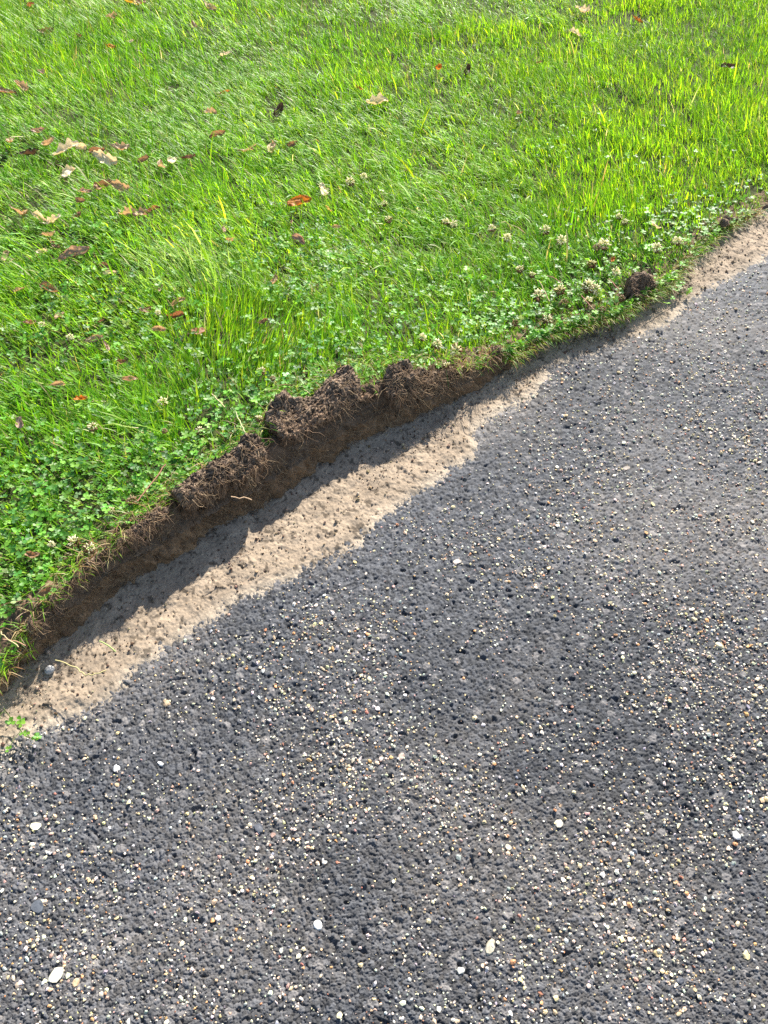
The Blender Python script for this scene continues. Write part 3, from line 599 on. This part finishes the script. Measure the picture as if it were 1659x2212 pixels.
# ------------------------------------------------------------------ white clover flowers
def flower_mesh(seed, kind):
    rg = np.random.default_rng(seed); nF = 46; V = []; F = []; Cc = []
    for i in range(nF):
        zz = 1 - 1.75 * (i + .5) / nF; r = math.sqrt(max(0, 1 - zz * zz)); a = i * 2.39996
        d = np.array([r * math.cos(a), r * math.sin(a), zz]) + rg.normal(size=3) * .12; d /= np.linalg.norm(d)
        if zz < -.2: d[2] -= .5; d /= np.linalg.norm(d)
        t = np.cross(d, [0, 0, 1.0]) + 1e-3; t /= np.linalg.norm(t); b = np.cross(d, t); l = rg.uniform(.85, 1.2); wv = .15
        b0 = len(V); V += [d * .25, d * .8 * l + t * wv, d * .8 * l + b * wv * .8, d * .8 * l - t * wv, d * .8 * l - b * wv * .6, d * 1.12 * l + b * .08]
        for j in range(4): F += [[b0, b0 + 1 + j, b0 + 1 + (j + 1) % 4], [b0 + 5, b0 + 1 + (j + 1) % 4, b0 + 1 + j]]
        brown = (zz < (-.25 if kind == 'white' else .35)); c = np.array([.30, .16, .08]) if brown else np.array([.88, .84, .62]) if kind != 'brown' else np.array([.45, .33, .2])
        c = c * rg.uniform(.8, 1.1); Cc += [c * .7 * np.array([.8, 1, .6])] + [c] * 5
    return mesh('flower_head', np.array(V), np.array(F), M_petal, np.array(Cc), link=False)
FM = {k: [flower_mesh(500 + i + 10 * j, k) for i in range(3)] for j, k in enumerate(['white', 'mixed', 'brown'])}
stemV, stemF = tubes(np.array([[(0, 0, 0), (.002, .001, -.015), (.001, .004, -.032), (0, .005, -.05)]]), np.full((1, 4), .0007), 5)
stem_me = mesh('stem', stemV, stemF, M_clover, np.tile([.12, .2, .05], (len(stemV), 1)), link=False)
FL = [
 ((351,868),26,'white','large white clover flower in the clover left of the dark rooty clod'),
 ((200,923),24,'mixed','pale clover flower left of and below the large white one'),
 ((355,931),15,'brown','small browned clover flower below the large white one'),
 ((431,931),22,'mixed','fading clover flower midway between the large white one and the dark clod'),
 ((284,1082),26,'brown','half brown clover flower at the end of the reddish stem'),
 ((240,1102),18,'mixed','small pale clover flower left of the half brown one'),
 ((111,1176),18,'white','round white clover flower above the folded brown leaf'),
 ((160,1172),34,'mixed','largest white and pink clover flower behind the long flat clod'),
 ((193,1185),28,'mixed','flattened cream clover flower touching the flat clod'),
 ((90,702),18,'white','small white clover flower between brown leaves at the left'),
 ((151,729),18,'white','small white clover flower below the tan leaves at the left'),
 ((341,676),14,'white','tiny clover flower between the humped leaf and the dark hollow'),
 ((564,803),24,'mixed','cream clover flower above the gap between the dark and the largest clod'),
 ((589,818),15,'brown','small brownish clover flower just above the left end of the largest clod'),
 ((560,905),22,'mixed','pale clover flower pressed against the left end of the largest clod'),
 ((944,744),28,'white','white clover flower above the middle of the wide rooty clod'),
 ((986,758),34,'mixed','big creamy clover flower leaning on the wide rooty clod'),
 ((913,729),22,'white','small white clover flower left of the two above the wide rooty clod'),
 ((965,790),20,'mixed','low clover flower sitting on the rim of the wide rooty clod'),
 ((1112,698),18,'brown','withered brown clover flower above the small round dark clod'),
 ((1095,514),22,'white','white clover flower in the grass, upper left of the flowery clover'),
 ((1062,493),20,'white','clover flower furthest left in the flowery clover at the right'),
 ((1177,498),26,'white','pale clover flower near the top of the flowery clover'),
 ((1213,520),24,'white','bright white clover flower with open petals in deep shade'),
 ((1337,468),18,'white','clover flower in tall grass left of the upright cream leaf'),
 ((1350,481),16,'mixed','small clover flower close under the one in tall grass'),
 ((1304,529),30,'white','large white clover flower above the red orange leaf'),
 ((1289,535),18,'brown','brown clover flower touching the large white one above the red orange leaf'),
 ((1419,536),24,'white','cream clover flower above the upright straw clod, to its right'),
 ((1463,521),22,'white','clover flower furthest right, near the grass tufts'),
 ((1278,571),24,'mixed','fading clover flower left of the red orange leaf'),
 ((1331,588),22,'white','clover flower just left of the upright straw clod'),
 ((1270,620),32,'mixed','fullest cream clover flower in the middle of the flowery clover'),
 ((1287,626),26,'white','white clover flower touching the fullest cream one'),
 ((1209,628),28,'mixed','brown based clover flower left of the fullest cream one'),
 ((1163,639),30,'mixed','round cream clover flower at the left side of the flowery clover'),
 ((1217,655),22,'brown','browned clover flower under the brown based one'),
 ((1302,668),18,'brown','rusty clover flower near the cut edge below the fullest one'),
 ((1344,645),18,'brown','rusty clover flower left of the foot of the upright straw clod'),
 ((1270,649),22,'white','white clover flower directly below the fullest cream one'),
 ((1123,582),20,'mixed','pinkish clover flower at the upper left of the flowery clover'),
 ((1150,594),16,'mixed','small clover flower right of and below the pinkish one'),
 ((1181,690),26,'mixed','clover flower hanging at the cut edge over the deepest shade'),
 ((756,393),24,'white','white clover flower right of the cream leaf in mid lawn'),
 ((786,381),16,'white','small white clover flower, upper neighbour of the one in mid lawn'),
 ((830,440),16,'white','small clover flower alone in mid lawn'),
 ((839,475),20,'mixed','pale clover flower below the lone small one in mid lawn'),
 ((963,479),18,'white','clover flower, left of the pair in the matted grass'),
 ((980,484),18,'white','clover flower, right of the pair in the matted grass'),
]
for i, (p, sz, kd, lb) in enumerate(FL):
    rg = np.random.default_rng(600 + i); q0 = G(*p, .09); ss, nn = SN(*q0[:2]); zc = max(float(lawn_z(*q0[:2])), float(HL(ss)) * .7) + .036; q = G(*p, zc)
    r = sz * .5 / FPX * np.linalg.norm(q - [0, 0, CAM_H]) * .88
    e0 = empty('clover_flower', q, rg.uniform(0, 6)); e0.rotation_euler = (rg.normal() * .35, rg.normal() * .35, rg.uniform(0, 6)); tag(e0, lb, 'clover flower', 'white clover flowers in the turf')
    h = bpy.data.objects.new('flower_head', FM[kd][i % 3]); C.objects.link(h); h.parent = e0; h.scale = (r, r, r * .85)
    st = bpy.data.objects.new('stem', stem_me); C.objects.link(st); st.parent = e0

# ------------------------------------------------------------------ single dry stems lying on the turf
def dry_stem(px, zz, r, c, label, seed):
    rg = np.random.default_rng(seed); W = []
    for i in range(len(px) - 1):
        for t in np.linspace(0, 1, 5)[:-1]: W.append(G(px[i][0] * (1 - t) + px[i + 1][0] * t, px[i][1] * (1 - t) + px[i + 1][1] * t, zz) + rg.normal(size=3) * .0008)
    W.append(G(*px[-1], zz)); W = np.array(W); p0 = W[0].copy(); V, F = tubes(np.array([W - p0]), np.full((1, len(W)), r), 5)
    o = mesh('dry_stem', V, F, M_root, np.tile(c, (len(V), 1))); o.location = [float(v) for v in p0]; tag(o, label, 'stem', 'dry runner stems on the turf')
RD = (.33, .14, .09); ST = (.5, .4, .2)
dry_stem([(358,1003),(335,1035),(297,1083)], .13, .0013, RD, 'reddish runner stem leading down to the half brown flower', 701)
dry_stem([(1181,595),(1200,602),(1214,612)], .105, .0011, RD, 'red stem above the round cream flower', 702)
dry_stem([(1164,606),(1176,628),(1187,650)], .105, .0010, (.4, .26, .15), 'tan stem sloping past the round cream flower', 703)
dry_stem([(1314,602),(1325,612),(1336,625)], .10, .0012, RD, 'red stem pointing at the foot of the upright straw clod', 704)
dry_stem([(1255,639),(1270,655),(1283,669)], .10, .0011, RD, 'red stem under the fullest cream flower', 705)
dry_stem([(457,851),(470,863),(486,880)], .135, .0011, ST, 'straw stem in the clover above the dark rooty clod', 706)
dry_stem([(8,1380),(30,1385),(56,1395)], .10, .0011, (.36, .2, .12), 'brown stem ending at the narrow crumbly clod', 707)
dry_stem([(0,1365),(18,1382),(40,1398)], .11, .0010, ST, 'straw stem crossing the left border above the narrow clod', 708)
dry_stem([(510,890),(520,915),(530,935)], .135, .0014, (.42, .42, .2), 'pale green stem bending down to the dark rooty clod', 709)
dry_stem([(120,1425),(165,1442),(182,1458),(200,1459),(230,1448)], .05, .0011, (.42, .36, .16), 'long straw stem hanging in the shade under the flat clod', 710)
dry_stem([(215,1385),(235,1395),(250,1408)], .085, .0012, (.3, .36, .12), 'green straw at the right foot of the flat clod', 711)

# ------------------------------------------------------------------ stones
ico = None
def icosphere(sub):
    import bmesh
    bm = bmesh.new(); bmesh.ops.create_icosphere(bm, subdivisions=sub, radius=1); bm.verts.ensure_lookup_table()
    V = np.array([v.co[:] for v in bm.verts]); F = np.array([[v.index for v in f.verts] for f in bm.faces]); bm.free(); return V, F
I1 = icosphere(1); I2 = icosphere(2)
SC = [(.58, .50, .36), (.62, .57, .47), (.48, .37, .22), (.50, .26, .11), (.42, .27, .20), (.28, .27, .26), (.60, .47, .24), (.30, .13, .08)]
def build_gravel():
    k = 330000; y = R.uniform(.0, 2.5, k); x = R.uniform(-1, 1, k) * (.52 * (y * .643 + .96) + .12); s, n = SN(x, y)
    pat = fbm(x, y, 4.5, 801, 3) + .6 * fbm(x, y, 18, 806, 2) + .35 * np.exp(-((x - .62) ** 2 + (y - .95) ** 2) / .06); dn = np.clip(.40 + .75 * pat, .12, 1) * np.interp(n, [.1, .5, .8], [1, .8, .45]) * .78
    ok = (n < D(s) + .004) & (R.random(k) < dn * ((.52 * (y * .643 + .96) + .12) / 1.3)); x, y = x[ok], y[ok]; k = len(x)
    zr = road_z(x, y)[0]; r = np.exp(R.normal(size=k) * .44) * .0015; r = np.clip(r, .0007, .0045); a = R.uniform(0, 6.28, k); asp = R.uniform(.6, 1, k)
    V0, F0 = I1; V = V0[None] * (1 + .24 * R.normal(size=(k, len(V0), 1))) * np.stack([r, r * asp, r * R.uniform(.5, .8, k)], -1)[:, None]
    tx = R.normal(size=(k, 1)) * .3; V[..., 2] += V[..., 0] * tx
    ca, sa = np.cos(a)[:, None], np.sin(a)[:, None]; X = V[..., 0] * ca - V[..., 1] * sa; Y = V[..., 0] * sa + V[..., 1] * ca
    V = np.stack([X, Y, V[..., 2]], -1) + np.stack([x, y, np.maximum(zr, -.0012) + r * .25], -1)[:, None]
    col = colors(k, SC, [6, 4, 3.2, 1.2, 1.6, 2, 1.6, .4])
    F = F0[None] + (np.arange(k) * len(V0))[:, None, None]
    tag(mesh('gravel', V.reshape(-1, 3), F.reshape(-1, 3), M_stone, np.repeat(col, len(V0), 0), smooth=False), 'small cream and tan stones showing in the asphalt', 'gravel', kind='stuff')
    print('gravel', k)
build_gravel()
def stone(px, size, c, label, flat=.5, asp=.75, z=0.0, seed=0, name='stone', sm=False, group='larger stones set in the asphalt'):
    rg = np.random.default_rng(seed); p = G(*px, z); r = size * (.5 if sm else .42) / FPX * np.linalg.norm(p - [0, 0, CAM_H]); V0, F0 = I2
    n = np.sin(V0 @ rg.normal(size=(3, 4)) * 2.2 + rg.uniform(0, 6, 4)).sum(1) * (.03 if sm else .13); V = V0 * (1 + n)[:, None] * np.array([r, r * asp, r * flat])
    if not sm: V[:, 2] = np.minimum(V[:, 2], r * flat * .55) + .03 * r * rg.normal(size=len(V))
    o = mesh(name, V, F0, M_stone, np.tile(c, (len(V), 1)) * (1.0 if sm else .8) * (1 + .15 * rg.normal(size=(len(V), 1))), smooth=sm)
    zr = float(road_z(np.array([p[0]]), np.array([p[1]]))[0][0]); o.location = (float(p[0]), float(p[1]), float(max(z, zr + (.0008 if sm else -.0004)))); o.rotation_euler = (0, 0, rg.uniform(0, 3)); tag(o, label, 'stone', group); return o
stone((107,1447), 20, (.34, .33, .31), 'round grey pebble lying in the shade of the turf', .8, .9, .012, 901, 'pebble', True, 'loose pebbles in the dirt')
SL = [((360,1518),24,(.50,.36,.22),'flat tan stone near the dirt, left of centre'),
 ((78,1785),22,(.72,.68,.46),'pale yellow stone near the left border'),
 ((347,1650),14,(.75,.73,.68),'white stone right of the white and grey cluster'),
 ((252,1660),24,(.55,.54,.53),'grey white stone cluster at the left'),
 ((686,1998),22,(.74,.72,.68),'bright white stone in the lower middle'),
 ((122,2108),30,(.66,.62,.48),'largest cream stone at the lower left'),
 ((163,2122),18,(.60,.42,.24),'tan stone right of the largest cream stone'),
 ((1058,2045),30,(.42,.38,.28),'olive tan flat stone at the bottom right'),
 ((988,1214),20,(.52,.42,.34),'pinkish flat stone in the smooth asphalt'),
 ((1352,1013),18,(.22,.17,.13),'dark brown angular stone standing in the asphalt'),
 ((560,1790),26,(.10,.105,.12),'smooth blue grey flat stone in the left middle'),
 ((82,1957),30,(.09,.10,.115),'long dark grey flat stone at the lower left'),
 ((1555,1395),22,(.62,.55,.34),'yellowish stone near the right border'),
 ((1613,2065),20,(.66,.54,.28),'yellow stone at the lower right'),
 ((1422,2060),24,(.60,.44,.22),'ochre stone by a dark pit at the bottom right'),
 ((1590,1805),20,(.74,.72,.68),'white stone low by the right border'),
 ((1205,1780),24,(.58,.52,.40),'ridged cream stone right of centre'),
 ((1098,1830),16,(.60,.52,.36),'small cream stone left of the ridged one'),
 ((868,1636),20,(.46,.33,.26),'pink brown stone in the centre of the asphalt'),
 ((700,1862),16,(.72,.68,.6),'white stone above the bright white one'),
 ((995,2096),20,(.6,.58,.5),'pale grey stone at the bottom middle'),
 ((790,1240),9,(.6,.5,.4),'tiny pale stone beside the crack'),
 ((255,1583),11,(.66,.52,.26),'small yellow stone below the flat tan one'),
 ((665,1525),16,(.62,.5,.26),'yellow brown stone right of the flat tan one'),
 ((1470,2120),18,(.08,.085,.1),'dark flat stone near the bottom right corner')]
for i, (p, sz, c, lb) in enumerate(SL): stone(p, sz, c, lb, seed=910 + i)
# crumbs of soil on the dirt
def build_crumbs():
    k = 9000; s = R.uniform(-.3, 2.3, k); t = R.beta(2.2, 1.3, k); n = D(s) + (B(s) - D(s) + .01) * t - .01 * R.random(k); cl = fbm(s, n, 12, 821, 3) > R.uniform(-.5, .6, k)
    s, n = s[cl], n[cl]; k = len(s); x, y = XY(s, n); z = dirt_z(s, n); r = np.exp(R.normal(size=k) * .55) * .0009; r = np.clip(r, .0005, .0045)
    V0, F0 = I1; V = V0[None] * (1 + .25 * R.normal(size=(k, len(V0), 1))) * r[:, None, None] + np.stack([x, y, z + r * .4], -1)[:, None]
    col = colors(k, [(.14, .09, .055), (.27, .19, .12), (.38, .29, .2), (.08, .05, .035)], [3, 4, 3, 2]); F = F0[None] + (np.arange(k) * len(V0))[:, None, None]
    tag(mesh('soil_crumbs', V.reshape(-1, 3), F.reshape(-1, 3), M_soil, np.repeat(col, len(V0), 0), smooth=False), 'loose brown crumbs of soil on the dirt strip', 'soil crumbs', kind='stuff')
build_crumbs()

print([(round(q,2), round(float(VEG(q)-B(q)),3)) for q in np.arange(-.1,2.3,.15)])
